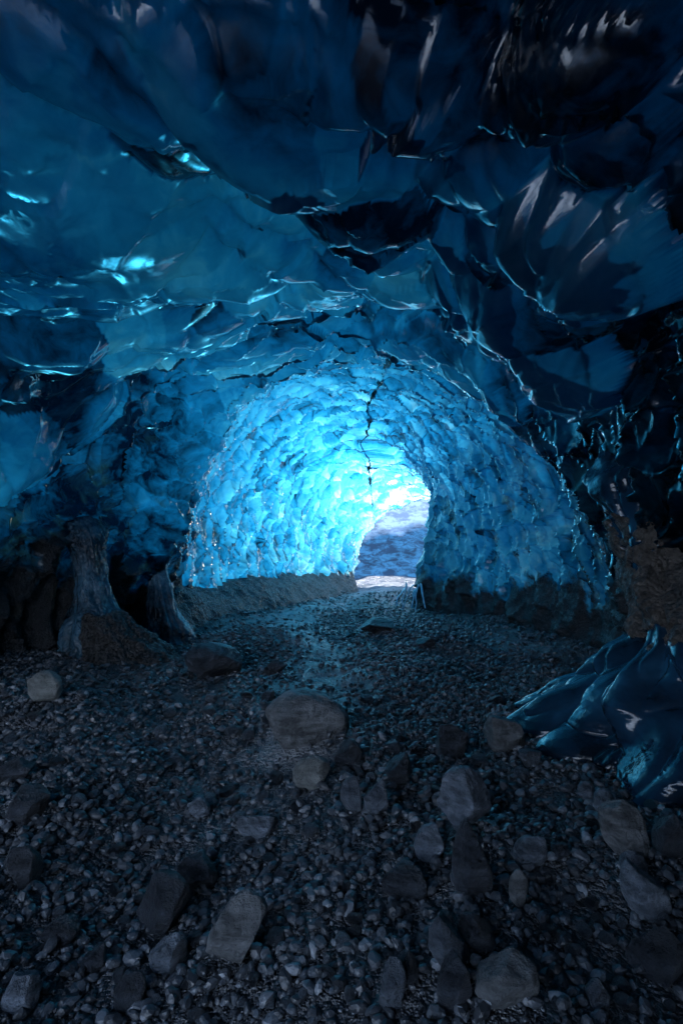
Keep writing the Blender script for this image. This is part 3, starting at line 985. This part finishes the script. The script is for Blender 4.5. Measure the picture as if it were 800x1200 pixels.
# gravel: thousands of pebbles in one object
def pebbles():
    X, Yp, Sz, Lv = [], [], [], []
    for (y0, y1, dens, s0, s1, lvl) in ((0.75, 2.6, 2100, .013, .062, 2), (2.6, 5.0, 1350, .016, .070, 2), (5.0, 9.0, 620, .024, .08, 1), (9.0, 17.0, 220, .035, .09, 1)):
        n = int((y1 - y0) * 7.6 * dens)
        x, yy = RNG.uniform(-3.9, 3.7, n), RNG.uniform(y0, y1, n)
        vis = np.abs(x) < 0.70 * yy + 0.5
        patch = fbm(np.stack([x * 0.9, yy * 0.6, 0 * x], 1), 4, 3)
        vis &= RNG.uniform(0, 1, n) < (0.8 + 0.9 * patch) * (1 - 0.8 * path_mask(x, yy))
        xl, xr, _, _ = tun(yy)
        vis &= (x > xl - 0.1) & (x < xr + 0.1)
        x, yy = x[vis], yy[vis]
        sz = s0 + (s1 - s0) * RNG.uniform(0, 1, len(x)) ** 3.0
        X.append(x); Yp.append(yy); Sz.append(sz); Lv.append(np.full(len(x), lvl))
    X, Yp, Sz, Lv = map(np.concatenate, (X, Yp, Sz, Lv))
    keep = np.ones(len(X), bool)
    for a, b, r in rock_spots:
        if r > 0.04:
            keep &= (X - a) ** 2 + (Yp - b) ** 2 > (r * 0.5) ** 2
    X, Yp, Sz, Lv = X[keep], Yp[keep], Sz[keep], Lv[keep]
    Z = ground_z(X, Yp)
    V, F, T, off = [], [], [], 0
    for lvl in (1, 2):
        shapes = [rock_shape(500 + lvl * 50 + k, (1, .85, .68), 8, 40, 0.10, lvl) for k in range(12)]
        pick = RNG.integers(0, 12, len(X))
        for k, (sv, sf) in enumerate(shapes):
            m = (Lv == lvl) & (pick == k)
            n = m.sum()
            if not n:
                continue
            a = RNG.uniform(0, 6.283, n)
            tl = RNG.uniform(-.6, .6, n)
            ca, sa, ct, st_ = np.cos(a), np.sin(a), np.cos(tl), np.sin(tl)
            sx, sy = Sz[m] * RNG.uniform(.8, 1.35, n), Sz[m] * RNG.uniform(.75, 1.1, n)
            px = sv[None, :, 0] * sx[:, None]
            py = sv[None, :, 1] * sy[:, None]
            pz = sv[None, :, 2] * Sz[m][:, None]
            px, pz = px * ct[:, None] - pz * st_[:, None], px * st_[:, None] + pz * ct[:, None]
            qx = px * ca[:, None] - py * sa[:, None] + X[m][:, None]
            qy = px * sa[:, None] + py * ca[:, None] + Yp[m][:, None]
            qz = pz + (Z[m] + Sz[m] * RNG.uniform(0.05, .34, n))[:, None]
            V.append(np.stack([qx, qy, qz], -1).reshape(-1, 3))
            F.append((sf[None] + (np.arange(n) * len(sv))[:, None, None]).reshape(-1, 3) + off)
            T.append(np.repeat(np.clip(RNG.beta(1.3, 3.4, n), 0, 1), len(sv)))
            off += n * len(sv)
    o = mesh_obj('gravel', np.concatenate(V), np.concatenate(F), PEBBLE, None, False)
    attr(o, 'tone', np.concatenate(T))
    tag(o, 'black and grey gravel covering the cave floor', 'gravel', None, 'stuff')
    return len(X)


NPEB = pebbles()

# unseen snowy slope added behind the viewer to block the warm horizon
hx, hy = np.linspace(-140, 140, 120), np.linspace(-120, -14, 60)
HX, HY = np.meshgrid(hx, hy)
hp = np.stack([HX, HY, 0 * HX], -1).reshape(-1, 3)
HZ = 34 * sstep(-14, -75, HY) * (1 + 0.35 * fbm(hp * 0.03, 5, 4).reshape(HX.shape)) + 1.5 * fbm(hp * 0.15, 9, 4).reshape(HX.shape) * sstep(-14, -25, HY) - 0.4


def mat_horizon_screen():
    N = Nodes('horizon_screen_snow')
    P = N.pos()
    col = N.mixc(N.ramp(N.noise(P, 0.12, 8.0, 0.65), (0.45, 0.0), (0.58, 1.0)), (0.44, 0.52, 0.63), (0.10, 0.11, 0.13))
    return N.done(N.n('ShaderNodeBsdfPrincipled', Base_Color=col, Roughness=0.8))


tag(mesh_obj('horizon_screen', np.stack([HX, HY, HZ], -1).reshape(-1, 3), grid_faces(60, 120), mat_horizon_screen()), 'unseen snowy slope added to block the low sky behind the camera', None, None, 'structure')

# ------------------------------------------------------------------ light
world = bpy.data.worlds.new('World')
S.world = world
world.use_nodes = True
wt = world.node_tree
sky = wt.nodes.new('ShaderNodeTexSky')
sky.sky_type = 'NISHITA'
sky.sun_disc = False
sky.dust_density = 0.0
sky.ozone_density = 2.0
sky.air_density = 1.2
SUN_EL, SUN_AZ = R(46), R(35)            # azimuth from +Y towards -X
sky.sun_elevation = SUN_EL
sky.sun_rotation = -SUN_AZ
bg = wt.nodes['Background']
bg.inputs[1].default_value = 0.15
wt.links.new(sky.outputs[0], bg.inputs[0])
sd = bpy.data.lights.new('sun', 'SUN')
sd.energy = 4.4
sd.angle = R(0.5)
sd.color = (1.0, 0.98, 0.95)
so = bpy.data.objects.new('sun', sd)
COL.objects.link(so)
dirv = Vector((-math.sin(SUN_AZ) * math.cos(SUN_EL), math.cos(SUN_AZ) * math.cos(SUN_EL), math.sin(SUN_EL)))
so.rotation_euler = dirv.to_track_quat('Z', 'Y').to_euler()
so.location = dirv * 60

S.view_settings.view_transform = 'Standard'
S.view_settings.look = 'None'
S.view_settings.exposure = 2.45
S.view_settings.gamma = 1.0
S.view_settings.use_curve_mapping = False
S.render.engine = 'CYCLES'
cy = S.cycles
cy.use_denoising = True
cy.max_bounces = 10
cy.diffuse_bounces = 4
cy.glossy_bounces = 4
cy.transmission_bounces = 8
cy.transparent_max_bounces = 16
cy.volume_bounces = 0
cy.sample_clamp_indirect = 6.0
cy.blur_glossy = 1.0
print('pebbles', NPEB, 'shell verts', len(verts), NY, NT)
